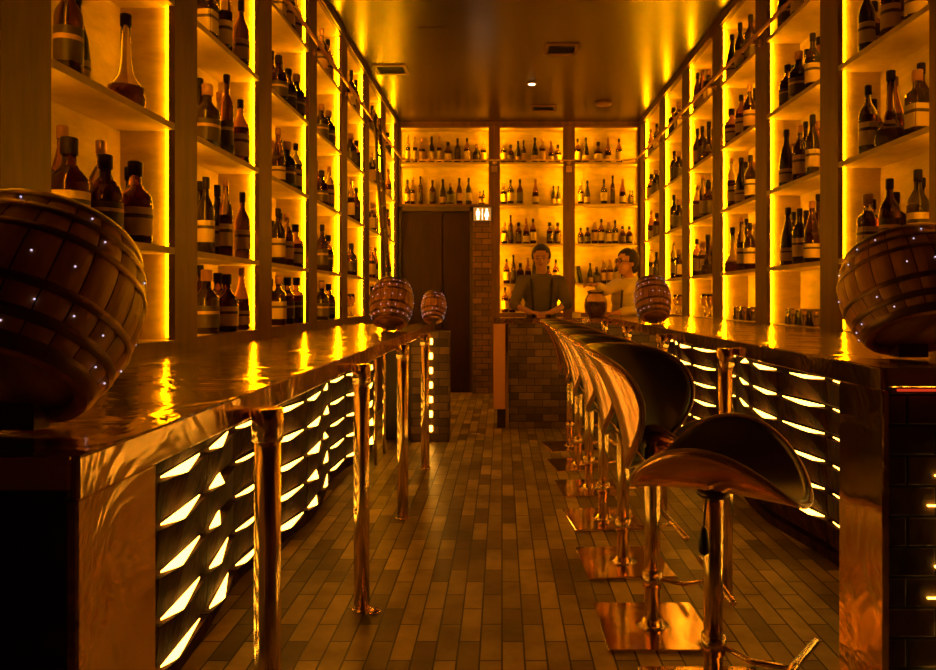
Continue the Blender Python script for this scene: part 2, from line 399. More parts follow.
# left bar
LT = 1.11; LX = -.655
lb = empty('bar_counter', (-1.1, 1.13, 0), 'long copper-topped bar ledge on copper posts along the left wall', 'bar counter', 'copper bars')
def rel(root): return lambda o: (setattr(o, 'location', -root.location), o)[1]
def B(root, mb, name): o = mb.build(name, root); o.location = -Vector(root.location); return o
B(lb, MB().bbox(XL+.001, LX-.012, 1.125, 7.0, LT-.045, LT, 'copper_sheet', .006), 'counter_top')
B(lb, MB().bbox(LX-.014, LX, 1.115, 7.0, LT-.066, LT+.004, 'copper_sheet', .004).bbox(XL+.001, LX-.014, 1.112, 1.125, LT-.05, LT+.003, 'copper_sheet', .003), 'edge_band')
B(lb, MB().bbox(XL+.001, LX-.03, 1.13, 1.38, 0, LT-.046, 'dark_wood'), 'end_wall')
B(lb, MB().bbox(LX-.03, LX-.010, 1.128, 1.385, 0.001, LT-.067, 'copper_sheet', .004), 'copper_cladding')
class Sub: pass
bl = empty('x', (0, 0, 0), '', ''); bl2 = bl
block_wall(bl, -1.22, 1, 1.39, 6.75, 2.44-.47*2, .47, .08, .163, 6, LT-.05, 3)
for ch in list(bl.children): ch.parent = lb; ch.location = -Vector(lb.location)
bpy.data.objects.remove(bl)
for y in (1.88, 3.14, 4.44, 5.74):
    post(lb, -.612, y, LT-.067+.03)
for ch in list(lb.children):
    if ch.name.startswith('post'): ch.location = -Vector(lb.location)
for y in (5.86, 6.3):
    B(lb, MB().tube([(-1.03, y, .001), (-1.03, y, LT-.046)], .013, 'copper_pole', 12), 'support_rod')
pier = B(lb, MB().bbox(-.86, -.50, 6.80, 6.98, 0, LT-.067, 'board').box(-1.12, -.86, 6.92, 6.97, 0, LT-.067, 'dark_wood'), 'end_pier')
w = MB()
for i in range(7):
    z = .10+i*.137; MB().bbox(-.715, -.655, 6.790, 6.80, z, z+.055, 'wedge').build('lit_block', pier)
# right bar
RT = 1.165; RX = 1.04
rb = empty('bar_counter', (1.5, 1.99, 0), 'long copper-topped bar behind the stools along the right wall', 'bar counter', 'copper bars')
B(rb, MB().bbox(RX+.012, XR-.001, 1.985, 7.465, RT-.045, RT, 'copper_sheet', .006), 'counter_top')
B(rb, MB().bbox(RX, RX+.014, 1.975, 7.465, RT-.062, RT+.004, 'copper_sheet', .004).bbox(RX+.014, XR-.001, 1.972, 1.985, RT-.05, RT+.003, 'copper_sheet', .003), 'edge_band')
B(rb, MB().bbox(RX+.03, XR-.001, 1.99, 2.24, 0, RT-.046, 'end_block'), 'end_wall')
B(rb, MB().bbox(RX+.010, RX+.03, 1.985, 2.245, .001, RT-.063, 'copper_sheet', .004), 'copper_cladding')
B(rb, MB().box(RX+.05, XR-.05, 1.978, 1.988, RT-.062, RT-.056, 'red'), 'red_light_strip')
w = MB()
for i, z in enumerate((.53, .616, .70, .785, .868, .42, .31)):
    B(rb, MB().box(1.175+.02*(i % 3), 1.40-.03*(i % 2), 1.984, 1.99, z, z+(.005 if i == 1 else .003), 'wedge'), 'lit_slit')
    B(rb, MB().box(1.52+.02*(i % 3), 1.80-.03*(i % 2), 1.984, 1.99, z+.04, z+.043, 'wedge'), 'lit_slit')
bl = empty('x', (0, 0, 0), '', '')
block_wall(bl, 1.66, -1, 2.25, 7.3, 3.27-.48*2, .48, .20, .145, 6, RT-.05, 5)
for ch in list(bl.children): ch.parent = rb; ch.location = -Vector(rb.location)
bpy.data.objects.remove(bl)
for y in (3.27, 4.56, 5.85, 7.1): post(rb, 1.015, y, RT-.062+.03, .032)
for ch in list(rb.children):
    if ch.name.startswith('post'): ch.location = -Vector(rb.location)
# service bar across the room
TY = 7.50
tb = empty('service_bar', (.5, TY, 0), 'block-fronted bar across the room where the two bartenders stand', 'bar counter')
B(tb, MB().bbox(-.09, XR-.001, TY-.03, TY+.42, 1.095, 1.15, 'copper_sheet', .005), 'counter_top')
B(tb, MB().box(.07, 1.62, TY, TY+.06, 0, 1.094, 'board'), 'block_front')
B(tb, MB().bbox(-.09, .035, TY, TY+.40, .20, 1.09, 'panel_rose', .006), 'end_panel')
B(tb, MB().bbox(.037, .066, TY-.01, TY+.3, 0, 1.09, 'copper_flat', .003), 'corner_trim')
o = B(tb, MB().box(-.05, .035, TY+.05, TY+.38, 0, .199, 'dark_wood'), 'plinth')
# ---------------------------------------------------------------- barrels
def barrel(loc, Rm, Rh, Lh, tilt, label, dots, yaw=0, ndot=None):
    root = empty('whisky_barrel', loc, label, 'barrel', 'whisky barrels on the bars', (R(-tilt), 0, yaw))
    # local z = axis, origin at rear rim contact: base circle centre at (0,-Rh,0)
    c = Vector((0, -Rh, 0)); T = Matrix.Translation(c)
    def rad(t): return Rh+(Rm-Rh)*(1-(2*t-1)**2)
    n = 30; P = []; F = []
    b = MB(); g = MB(); nst = 22
    # staves: individually crowned strips
    NZ = 16
    for k in range(nst):
        a0, a1 = 2*math.pi*k/nst, 2*math.pi*(k+1)/nst
        P = []; F = []; W = 4; gap = .007
        for i in range(NZ+1):
            t = i/NZ; r = rad(t)
            for q in range(W+1):
                a = a0+gap+(a1-a0-2*gap)*q/W
                rr = r-(.0035 if q in (0, W) else 0)
                P.append((rr*math.cos(a), rr*math.sin(a), t*Lh))
        for i in range(NZ):
            for q in range(W):
                u = i*(W+1)+q; F.append((u, u+1, u+W+2, u+W+1))
        b.add(P, F, 'staves', True, T)
    prof = [(rad(i/NZ)-.007, Lh*i/NZ) for i in range(NZ+1)]
    b.lathe(prof, 'groove', 44, T, cap=False)
    b.lathe([(Rh-.022, .022), (Rh-.022, 0), (Rh, 0)], 'staves', 44, T, cap=False)
    b.lathe([(Rh-.022, Lh-.022), (Rh-.022, Lh), (Rh, Lh)], 'staves', 44, T, cap=False)
    b.build('staves', root)
    for z0 in (.022, Lh-.022):
        h = MB().lathe([(Rh-.023, z0-.006), (Rh-.023, z0+.006)], 'barrel_head', 44, T); h.build('head', root)
    for t0, wd in ((.0, .075), (.14, .06), (.31, .055), (.64, .055), (.80, .06), (.925, .075)):
        pr = []
        for i in range(4):
            t = t0+wd*i/3; pr.append((rad(t)+(.0028 if 0 < i < 3 else .001), t*Lh))
        MB().lathe(pr, 'hoop', 44, T, cap=False).build('hoop', root)
    s = dots; dmesh = MB().ball((0, 0, 0), s, s, s, 'dot', 6).mesh('fairy_light'); rows = (.11, .25, .50, .76, .89); m = 18
    for j, t in enumerate(rows):
        for k in range(m):
            a = 2*math.pi*(k+.5*(j % 2))/m; r = rad(t)+.001
            if ndot and random.random() > ndot: continue
            q = bpy.data.objects.new('fairy_light', dmesh); C.objects.link(q); q.parent = root; q.location = T @ Vector((r*math.cos(a), r*math.sin(a), t*Lh))
    # cradle wedge below the raised front rim
    ct = MB(); hgt = 2*Rh*math.sin(R(tilt))
    root2 = Matrix.Rotation(R(tilt), 4, 'X')
    w2 = Rh*.28; y1 = -2*Rh*math.cos(R(tilt))*.30; y0 = -.03
    zz = lambda y: max(.004, -y*math.tan(R(tilt))-.002)
    ct.add([(-w2, y0, .001), (w2, y0, .001), (w2, y1, .001), (-w2, y1, .001), (-w2, y0, zz(y0)), (w2, y0, zz(y0)), (w2, y1, zz(y1)), (-w2, y1, zz(y1))],
           [(0, 1, 2, 3), (7, 6, 5, 4), (0, 4, 5, 1), (1, 5, 6, 2), (2, 6, 7, 3), (3, 7, 4, 0)], 'dark_wood', False, root2)
    ct.build('cradle', root)
    return root
barrel((-.905, 1.40, LT+.005), .200, .155, .33, 36, 'large dark wooden barrel with tiny lights, foreground left bar end', .0020, ndot=.42)
barrel((-.835, 5.48, LT+.005), .165, .125, .33, 28, 'wooden barrel with tiny lights, midway along the left bar', .0030, ndot=.6)
barrel((-.64, 6.76, LT+.005), .118, .085, .27, 28, 'smallest wooden barrel, at the far end of the left bar', .0034, ndot=.5)
barrel((1.13, 5.42, RT+.005), .135, .105, .30, 28, 'small wooden barrel on the right bar, in front of the pale-shirted bartender', .0030, ndot=.6)
barrel((1.31, 2.38, RT+.005), .215, .168, .30, 28, 'large dark wooden barrel with tiny lights, foreground right bar end', .0026, ndot=.42)

# ---------------------------------------------------------------- stools
def chip(RU, RV, ab, af, bv):
    def P(u, v):
        a = R(ab if u > 0 else af); s = abs(u); r = RU/a; al = s*a
        x = r*math.sin(al)*(1 if u >= 0 else -1); z = r*(1-math.cos(al))
        b = R(bv); rv = RV/b; be = v*b
        return Vector((x, rv*math.sin(be), z-rv*(1-math.cos(be))))
    return P
def shell(P, Mx, parent, T=.016, sub=''):
    N, K = 14, 48
    def surf(off, rmax=1.0):
        vs = []
        for i in range(N+1):
            for k in range(K):
                rho = rmax*i/N; ph = 2*math.pi*k/K; u = rho*math.cos(ph); v = rho*math.sin(ph); e = 1e-3
                nn = (P(u+e, v)-P(u-e, v)).cross(P(u, v+e)-P(u, v-e)).normalized()
                vs.append(Mx @ (P(u, v)+nn*off))
        return vs
    fs = [(i*K+k, (i+1)*K+k, (i+1)*K+(k+1) % K, i*K+(k+1) % K) for i in range(N) for k in range(K)]
    rev = [tuple(reversed(f)) for f in fs]
    out = surf(-T); mid = surf(-.002)
    m = MB(); m.add(out, rev, 'shell', True); o = len(m.v)
    m.add(mid, fs, 'shell', True)
    for k in range(K):
        a, b = N*K+k, N*K+(k+1) % K; m.f.append((a, b, o+b, o+a)); m.mi.append(0); m.sm.append(True)
    m.build('seat_shell'+sub, parent)
    inn = surf(.008, .975); low = surf(-.001, .975)
    m = MB(); m.add(inn, fs, 'leather', True); o = len(m.v); m.add(low, rev, 'leather', True)
    for k in range(K):
        a, b = N*K+k, N*K+(k+1) % K; m.f.append((b, a, o+a, o+b)); m.mi.append(0); m.sm.append(True)
    m.build('cushion'+sub, parent)
    rim = surf(-.004)[N*K:]
    MB().tube(rim, .0075, 'piping', 8, closed=True).build('piping'+sub, parent)
def stool_base(root, zseat, foot):
    MB().bbox(-.215, .215, -.215, .215, .0005, .014, 'copper_flat', .003).lathe([(.07, .014), (.045, .022), (.036, .04)], 'copper_flat', 28).build('base_plate', root)
    MB().lathe([(.032, .015), (.032, zseat-.06), (.024, zseat-.055), (.024, zseat-.03)], 'copper_pole', 28).build('pole', root)
    fr = MB(); a = R(foot); c = Vector((math.cos(a), math.sin(a), 0)); p = Vector((-c.y, c.x, 0))
    z = .20
    fr.lathe([(.040, z-.03), (.040, z+.03)], 'copper_pole', 20)
    fr.tube([c*.03+Vector((0, 0, z)), c*.13+Vector((0, 0, z-.02)), c*.26+Vector((0, 0, z))], .009, 'copper_pole', 10)
    fr.tube([c*.26-p*.23+Vector((0, 0, z)), c*.26+p*.23+Vector((0, 0, z))], .014, 'copper_pole', 14)
    fr.build('footrest', root)
# the nearest stool, seat turned side-on
s0 = empty('bar_stool', (.71, 2.42, 0), 'nearest bar stool, its low folded seat showing a plain brown underside', 'bar stool', 'copper bar stools')
stool_base(s0, .74, -40)
shell(chip(.350, .285, 74, 60, 8), Matrix.Translation((.02, 0, .735)) @ Matrix.Rotation(R(60), 4, 'Z'), s0)
MB().lathe([(.04, .690), (.055, .700), (.055, .716)], 'dark_metal', 24).build('mount_plate', s0)
lv = MB().tube([(-.03, -.03, .70), (-.045, -.06, .66), (-.05, -.065, .60)], .004, 'dark_metal', 8).build('lift_lever', s0)
MB().lathe([(.008, -.09), (.017, -.08), (.018, -.05), (.011, -.01), (.006, 0)], 'rubber', 14, Matrix.Translation((-.05, -.065, .61))).build('grip', lv)
# the upright ones
def upright(label):
    s = empty('bar_stool', (.62, 2.97, 0), label, 'bar stool', 'copper bar stools')
    stool_base(s, .80, 0)
    Mx = Matrix.Translation((-.125, -.0, .935)) @ Matrix.Rotation(R(-30), 4, 'Z') @ Matrix.Rotation(R(69), 4, 'Y') @ Matrix.Rotation(R(90), 4, 'Z')
    shell(chip(.375, .268, 86, 68, 20), Mx, s)
    Mx = Matrix.Translation((.125, .03, .745)) @ Matrix.Rotation(R(35), 4, 'Z')
    shell(chip(.19, .16, 60, 66, 8), Mx, s, .012)
    MB().tube([(-.01, 0, .765), (.06, .0, .735), (.12, .02, .745)], .022, 'shell', 12).build('seat_bracket', s)
    MB().tube([(-.07+.05*math.cos(t), .0+.03*math.sin(t), .715-.055*math.cos(t-.3)) for t in [i*math.pi*2/20 for i in range(20)]], .007, 'copper_pole', 8, closed=True).build('ring_handle', s)
    lv = MB().tube([(0, -.02, .71), (-.02, -.07, .69)], .004, 'dark_metal', 8).build('lift_lever', s)
    MB().ball((-.022, -.08, .682), .013, .018, .020, 'rubber', 12).build('grip', lv)
    return s
st = upright('second bar stool from the camera, its large dark leather back facing forward')
LS = ['third', 'fourth', 'fifth', 'sixth']
for i in range(5):
    c = copy_tree(st); c.location = (.62, 3.69+.72*i, 0); c.rotation_euler[2] = R((3, 6, 4, 8, 9)[i])
    c['label'] = (f'{LS[i]} bar stool from the camera, its glossy striped shell curving left' if i < 4 else 'farthest bar stool, nearly touching the service bar front')
tag(MB().lathe([(.035, .0005), (.035, .006), (.03, .009)], 'copper_flat', 20).build('floor_disc', loc=(-.56, 3.12, 0)), 'small round metal disc set on the floor beside the left posts', 'disc')
tag(MB().bbox(-.045, .045, -.02, .02, .0005, .004, 'paper', .001).build('pale_floor_patch', loc=(-.26, 7.2, 0)), 'tiny flat pale patch on the floor near the doorway', 'paper')  # thin flat patch, paler than the floor around it

# ---------------------------------------------------------------- bottles
def prof_bottle(kind):
    # (profile body, neck top z, cap r, cap z0, z1, square, label z0,z1,r, n)
    if kind == 'round': return [(.038, 0), (.045, .006), (.046, .20), (.043, .225), (.022, .265), (.016, .28), (.015, .335)], (.018, .315, .365), 0, (.05, .17, .0465)
    if kind == 'wine': return [(.035, 0), (.041, .006), (.042, .21), (.038, .24), (.018, .29), (.0155, .30), (.015, .37)], (.0175, .33, .39), 0, (.06, .17, .0425)
    if kind == 'square': return [(.044, 0), (.050, .005), (.050, .185), (.046, .205), (.022, .225), (.019, .235), (.018, .275)], (.024, .262, .315), 1, (.04, .15, .0505)
    if kind == 'slim': return [(.028, 0), (.034, .005), (.034, .25), (.030, .28), (.014, .32), (.013, .40)], (.016, .385, .42), 0, (.06, .18, .0345)
    if kind == 'bell': return [(.056, 0), (.068, .008), (.070, .04), (.056, .085), (.030, .125), (.020, .18), (.0165, .33)], (.021, .318, .365), 0, (.0, .0, 0)
    if kind == 'slope': return [(.040, 0), (.047, .006), (.047, .13), (.040, .20), (.022, .27), (.0165, .30), (.016, .35)], (.019, .33, .375), 0, (.03, .115, .0475)
    if kind == 'stout': return [(.050, 0), (.058, .006), (.060, .15), (.056, .18), (.030, .21), (.022, .225), (.020, .27)], (.026, .255, .31), 0, (.03, .135, .0605)
    if kind == 'flask': return [(.048, 0), (.055, .006), (.057, .08), (.055, .16), (.035, .205), (.020, .22), (.018, .265)], (.023, .25, .30), 0, (.04, .13, .0578)
GL = {'g_amber': 'amber', 'g_dark': 'dark brown', 'g_clear': 'clear', 'g_black': 'black', 'g_green': 'olive green'}
SHP = {'round': 'round-shouldered', 'wine': 'tall narrow', 'square': 'square', 'slim': 'slim', 'bell': 'bell-shaped', 'slope': 'sloping', 'stout': 'stout', 'flask': 'rounded squat'}
CP = {'c_black': 'black cap', 'c_gold': 'gold cap', 'c_cork': 'brown stopper'}
protos = {}
VAR = [('round', 'g_amber', 'l_cream', 'c_black'), ('round', 'g_dark', 'l_dark', 'c_black'), ('round', 'g_clear', 'l_tan', 'c_gold'),
       ('wine', 'g_black', 'l_cream', 'c_black'), ('wine', 'g_dark', 'l_tan', 'c_black'), ('square', 'g_amber', 'l_dark', 'c_black'),
       ('square', 'g_clear', 'l_cream', 'c_cork'), ('slim', 'g_clear', 'l_cream', 'c_gold'), ('slim', 'g_dark', 'l_dark', 'c_black'),
       ('bell', 'g_clear', None, 'c_black'), ('slope', 'g_black', 'l_tan', 'c_black'), ('slope', 'g_amber', 'l_cream', 'c_cork'),
       ('stout', 'g_amber', 'l_cream', 'c_black'), ('stout', 'g_black', 'l_dark', 'c_cork'), ('flask', 'g_amber', 'l_dark', 'c_black'), ('round', 'g_green', 'l_cream', 'c_black')]
def bottle_proto(i):
    k, g, lb_, cp = VAR[i]
    pr, cap, sq, lab = prof_bottle(k)
    body = MB().lathe(pr, g, 24, sq=sq).mesh('bottle')
    cm = MB().lathe([(cap[0], cap[1]), (cap[0]*1.02, cap[2]-.004), (cap[0]*.9, cap[2])], cp, 16)
    cm = cm.mesh('cap')
    lm = None
    if lb_:
        z0, z1, r = lab; L = MB()
        L.lathe([(r*(1.0), z0), (r*(1.0), z1)], lb_, 24, sq=sq, cap=False)
        st = 'l_dark' if lb_ != 'l_dark' else 'l_tan'
        L.lathe([(r*1.008, z0+(z1-z0)*.62), (r*1.008, z0+(z1-z0)*.76)], st, 24, sq=sq, cap=False)
        lm = L.mesh('paper_label')
    qm = None
    if g in ('g_amber', 'g_clear', 'g_green'):
        sh = .93; top = max(z for rr, z in pr if rr > .03)*.92
        ip = [(rr*sh, max(z, .008)) for rr, z in pr if z <= top]+[(pr[min(len(pr)-1, [q for q in range(len(pr)) if pr[q][1] <= top][-1])][0]*sh, top)]
        qm = MB().lathe(ip, 'liquor', 20, sq=sq).mesh('liquor')
    # far version: a single mesh
    F = MB().lathe(pr, g, 14, sq=sq).lathe([(cap[0], cap[1]), (cap[0], cap[2])], cp, 10)
    if lb_: F.lathe([(lab[2], lab[0]), (lab[2], lab[1])], lb_, 14, sq=sq, cap=False)
    if qm: F.lathe(ip, 'liquor', 12, sq=sq)
    return body, cm, lm, F.mesh('bottle'), qm
PR = [bottle_proto(i) for i in range(len(VAR))]
def bottle(i, x, y, z, where, group, far=False, sc=1.0):
    k, g, lb_, cp = VAR[i]; b, c, l, f, q = PR[i]
    o = bpy.data.objects.new('bottle', f if far else b); C.objects.link(o)
    o.location = (x, y, z+.0008); o.scale = (sc, sc, sc); o.rotation_euler[2] = random.uniform(-.25, .25)
    if not far:
        oc = bpy.data.objects.new('cap', c); C.objects.link(oc); oc.parent = o
        if q: oq = bpy.data.objects.new('liquor', q); C.objects.link(oq); oq.parent = o
        if l: ol = bpy.data.objects.new('paper_label', l); C.objects.link(ol); ol.parent = o
    tag(o, f'{GL[g]} {SHP[k]} bottle, {where}', 'bottle', group)
NUM = ['first', 'second', 'third', 'fourth', 'fifth', 'sixth', 'seventh', 'eighth', 'ninth', 'tenth']
SHN = ['bottom', 'second', 'third', 'fourth', 'top']
HT = {k: prof_bottle(k)[1][2] for k in SHP}; WD = {k: max(r for r, z in prof_bottle(k)[0]) for k in SHP}
def row(openings, side, bay, sh, n, kinds=None, gap=.03, start=.05, far=False, scale=1.08):
    o0, o1 = openings[bay]; z = SH[sh]; y = o0+start
    bn = ORD[bay] if bay else 'nearest'
    prev = -1
    maxh = (SH[sh+1] if sh < 4 else TOP)-z-.05
    lo, hi = o0+.04+.10*(o0+o1)/2/(1.49 if side == 'left' else 1.97), o1-(.085 if bay else .068)
    n = min(n, int((hi-lo)/.100)+1)
    last = None
    for i in range(n):
        v = kinds[i] if kinds else random.randrange(len(VAR))
        while not kinds and (v == prev or HT[VAR[v][0]]*scale*1.04 > maxh): v = random.randrange(len(VAR))
        prev = v
        sc = min(scale*random.uniform(.96, 1.04), maxh/HT[VAR[v][0]])
        y = lo+(hi-lo)*(i+random.uniform(-.1, .1) if 0 < i < n-1 else i)/(max(n-1, 1))
        off = .078+(.088 if (i % 2 if bay or sh else i % 2 == 0) else 0)+random.uniform(-.006, .006)
        rad_ = WD[VAR[v][0]]*sc*1.04
        if last:
            rr = last[2]+rad_; y = max(y, last[0]+math.sqrt(max(rr*rr-(off-last[1])**2, 0))+.004)
            if y+rad_ > o1-.005: break
        last = (y, off, rad_)
        X = XL-off if side == 'left' else XR+off
        bottle(v, X, y, z, f'{NUM[i]} from camera, {SHN[sh]} shelf, {bn} {side} bay', f'bottles on the {side} wall shelves', far, sc)
# left wall, by bay and shelf
row(left_open, 'left', 0, 0, 6, [3, 4, 12, 5, 1, 12], start=.12)
row(left_open, 'left', 0, 1, 6, [12, 11, 14, 2, 12, 5], scale=1.12, start=.02, gap=.02)
row(left_open, 'left', 0, 2, 4, [1, 10, 9, 9], scale=1.04)
row(left_open, 'left', 1, 0, 5, [13, 4, 12, 14, 11], start=.02)
row(left_open, 'left', 1, 1, 5, [3, 10, 7, 3, 4], start=.02)
row(left_open, 'left', 1, 2, 5, [13, 10, 8, 2, 0], scale=1.1, start=.02)
row(left_open, 'left', 1, 3, 5, [6, 13, 7, 8, 4], start=.02)
for bay in range(2, 7):
    for sh in range(5):
        if bay == 4 and sh == 0: continue
        n = (0, 0, 6, 5, 4, 3, 3)[bay]
        row(left_open, 'left', bay, sh, n, far=bay > 3, start=.06, gap=.03+.01*bay)
for bay in range(6):
    for sh in range(1, 5):
        if bay == 0 and sh == 4: continue
        n = (6, 6, 5, 5, 4, 3)[bay]
        row(right_open, 'right', bay, sh, n, far=bay > 2, start=.04, gap=.025+.006*bay)
# back wall
def brow(bay, bname, x0, x1, z, shn, kinds, xs):
    W_ = x1-x0; xs = [min(max(f, .06), .94) for f in xs]
    for i, (v, fx) in enumerate(zip(kinds, xs)):
        sc = 1.0
        for j in (i-1, i+1):
            if 0 <= j < len(kinds): sc = min(sc, abs(xs[j]-fx)*W_*.96/(WD[VAR[v][0]]+WD[VAR[kinds[j]][0]]))
        sc = max(sc, .56)
        bottle(v, x0+(x1-x0)*fx, YB+.12+random.uniform(-.02, .03), z, f'{NUM[i]} from left, {shn} shelf, {bname} back bay', 'bottles on the back wall shelves', True, sc)
rv = lambda n: [random.choice([0, 1, 2, 4, 5, 6, 8, 10, 11, 12, 13, 14, 15]) for _ in range(n)]
def even(n, a=.05, b=.95): return [a+(b-a)*(i+.5)/n+random.uniform(-.006, .006) for i in range(n)]
brow(0, 'left', -1.445, -.193, 3.305, 'top', [7, 7, 2, 3, 7, 12, 1, 0, 13, 2], [.07, .15, .23, .34, .43, .53, .64, .75, .86, .95])
brow(0, 'left', -1.445, -.193, 2.705, 'lower', [4, 7, 8, 1, 10, 13, 4, 3, 0, 4], [.06, .12, .21, .35, .47, .56, .66, .77, .90, .97])
M0, M1 = -.029, .873; R0, R1 = 1.044, 1.94
brow(1, 'middle', M0, M1, 3.305, 'top', rv(8), [.06, .17, .29, .38, .56, .68, .82, .93])
brow(1, 'middle', M0, M1, 2.71, 'second', rv(6), [.06, .17, .32, .57, .86, .94])
brow(1, 'middle', M0, M1, 2.14, 'third', rv(7), [.07, .17, .30, .42, .53, .80, .93])
brow(1, 'middle', M0, M1, 1.565, 'fourth', rv(8), even(8))
brow(1, 'middle', M0, M1, 1.15, 'bottom', rv(4), [.08, .2, .8, .92])
brow(2, 'right', R0, R1, 3.305, 'top', rv(5), [.05, .19, .39, .55, .73])
brow(2, 'right', R0, R1, 2.71, 'second', rv(7), [.11, .21, .48, .62, .78, .90, .96])
brow(2, 'right', R0, R1, 2.14, 'third', rv(8), even(8))
brow(2, 'right', R0, R1, 1.565, 'fourth', rv(7), even(7, .2, .97))
# drinking glasses on the lowest right-hand shelves
def glass_mesh(stem):
    if not stem: pr = [(.001, 0), (.03, 0), (.033, .004), (.040, .10), (.0375, .10), (.0305, .010), (.001, .008)]
    else: pr = [(.001, .0), (.036, .0), (.034, .004), (.006, .010), (.005, .08), (.028, .105), (.038, .14), (.030, .20), (.028, .20), (.036, .14), (.026, .108), (.001, .09)]
    return MB().lathe(pr, 'g_clear', 22, cap=False).mesh('tumbler' if not stem else 'wine_glass')
GM = [glass_mesh(0), glass_mesh(1)]
def glasses(openings, side, bay, n, stem, st0):
    o0, o1 = openings[bay]
    for i in range(n):
        o = bpy.data.objects.new('wine_glass' if stem else 'tumbler', GM[stem]); C.objects.link(o)
        y = o0+st0+i*.092
        X = (XL-.12) if side == 'left' else XR+.12
        h = .2 if stem else .10; sc = 1.15
        o.location = (X+.02*(i % 2), y, SH[0]+.001+(0 if stem else h*sc)); o.scale = (sc,)*3
        if not stem: o.rotation_euler[0] = math.pi
        tag(o, f'{"clear stemmed glass" if stem else "upturned clear tumbler"}, {NUM[i]} from camera, bottom shelf, {ORD[bay]} {side} bay', 'glass', 'glasses on the bottom shelves')
glasses(right_open, 'right', 1, 6, 0, .33)
glasses(right_open, 'right', 2, 5, 0, .40)
glasses(right_open, 'right', 3, 4, 1, .48)
glasses(right_open, 'right', 4, 3, 1, .55)
glasses(left_open, 'left', 4, 3, 1, .55)
# two dark books leaning on the back shelf
for i in range(2):
    tag(MB().bbox(0, .035, -.09, .09, 0, .25, 'cloth_black', .003).box(.004, .031, -.086, .0915, .006, .244, 'paper').build('book', loc=(1.075+i*.062, YB+.14, 1.5745)),
        ('left' if i == 0 else 'right')+' one of two dark books leaning on the back shelf beside the bottles', 'book', 'dark books on the back shelf').rotation_euler[1] = R(-12)

# ---------------------------------------------------------------- bartenders
def cap_tube(m, pts, rs, mt, n=14):
    m.tube(pts, rs, mt, n); 
    for p, r in zip(pts, rs): m.ball(p, r, r, r, mt, n)
def remesh(mb, name, vox, parent, mt, smooth=2):
    me = mb.mesh('tmp'); o = bpy.data.objects.new('tmp', me); C.objects.link(o)
    md = o.modifiers.new('r', 'REMESH'); md.mode = 'VOXEL'; md.voxel_size = vox; md.use_smooth_shade = True
    ms = o.modifiers.new('s', 'SMOOTH'); ms.iterations = smooth; ms.factor = .5
    dg = bpy.context.evaluated_depsgraph_get(); dg.update()
    ne = bpy.data.meshes.new_from_object(o.evaluated_get(dg)); ne.name = name
    ne.materials.clear(); ne.materials.append(M[mt])
    for p in ne.polygons: p.use_smooth = True; p.material_index = 0
    bpy.data.objects.remove(o)
    r = bpy.data.objects.new(name, ne); C.objects.link(r)
    if parent: r.parent = parent
    return r
def hand(m, wrist, direc, palmn, curl=.5, side=1, sc=1.1):
    """palm, four unequal fingers and a thumb; direc = finger direction, palmn = palm's outward normal"""
    d = Vector(direc).normalized(); n = Vector(palmn).normalized(); n = (n-d*n.dot(d)).normalized(); s = d.cross(n)*side
    w = Vector(wrist)
    for k in (-1, -.33, .33, 1):
        cap_tube(m, [w+s*.012*k, w+d*.085*sc+s*.030*k*sc], [.017*sc, .015*sc], 'skin', 10)
    for k, (off, L) in enumerate(((-.033, .070), (-.011, .080), (.011, .074), (.032, .058))):
        p = w+(d*.085+s*off)*sc; pts = [p]; a = 0
        for seg in (.45, .32, .23):
            a += curl*.75; q = pts[-1]+(d*math.cos(a)+n*math.sin(a))*L*seg*sc; pts.append(q)
        cap_tube(m, pts, [.0105*sc, .010*sc, .0095*sc, .0085*sc], 'skin', 8)
    p = w+(d*.025-s*.030)*sc
    cap_tube(m, [p, p+(d*.03-s*.028+n*.01)*sc, p+(d*.062-s*.032+n*.022)*sc], [.015*sc, .012*sc, .010*sc], 'skin', 8)
def head(m, c, yaw, pitch=0, s=1.0):
    T = Matrix.Translation(c) @ Matrix.Rotation(yaw, 4, 'Z') @ Matrix.Rotation(pitch, 4, 'X') @ Matrix.Scale(s, 4)
    # faces local -Y
    m.ball((0, .012, .035), .082, .100, .095, 'skin', 24, T)        # skull
    m.ball((0, -.020, -.030), .064, .075, .092, 'skin', 20, T)      # face
    m.ball((0, -.055, -.098), .032, .030, .026, 'skin', 14, T)      # chin
    m.ball((0, -.082, .010), .062, .022, .018, 'skin', 14, T)       # brow
    for sx in (-1, 1):
        m.ball((sx*.036, -.070, -.038), .024, .022, .024, 'skin', 12, T)   # cheeks
        m.ball((sx*.083, .010, -.012), .010, .020, .032, 'skin', 10, T)    # ears
    m.ball((0, -.098, -.015), .010, .016, .026, 'skin', 10, T); m.ball((0, -.108, -.034), .016, .016, .012, 'skin', 10, T)
    return T
def face_bits(T, root):
    e = MB()
    for sx in (-1, 1): e.ball((sx*.031, -.091, -.004), .011, .006, .006, 'eye', 10, T); e.box(sx*.031-.017, sx*.031+.017, -.106, -.095, .018, .024, 'hair', T)
    e.build('eyes', root)
    l = MB().ball((0, -.098, -.064), .022, .007, .006, 'lip', 10, T).build('mouth', root)
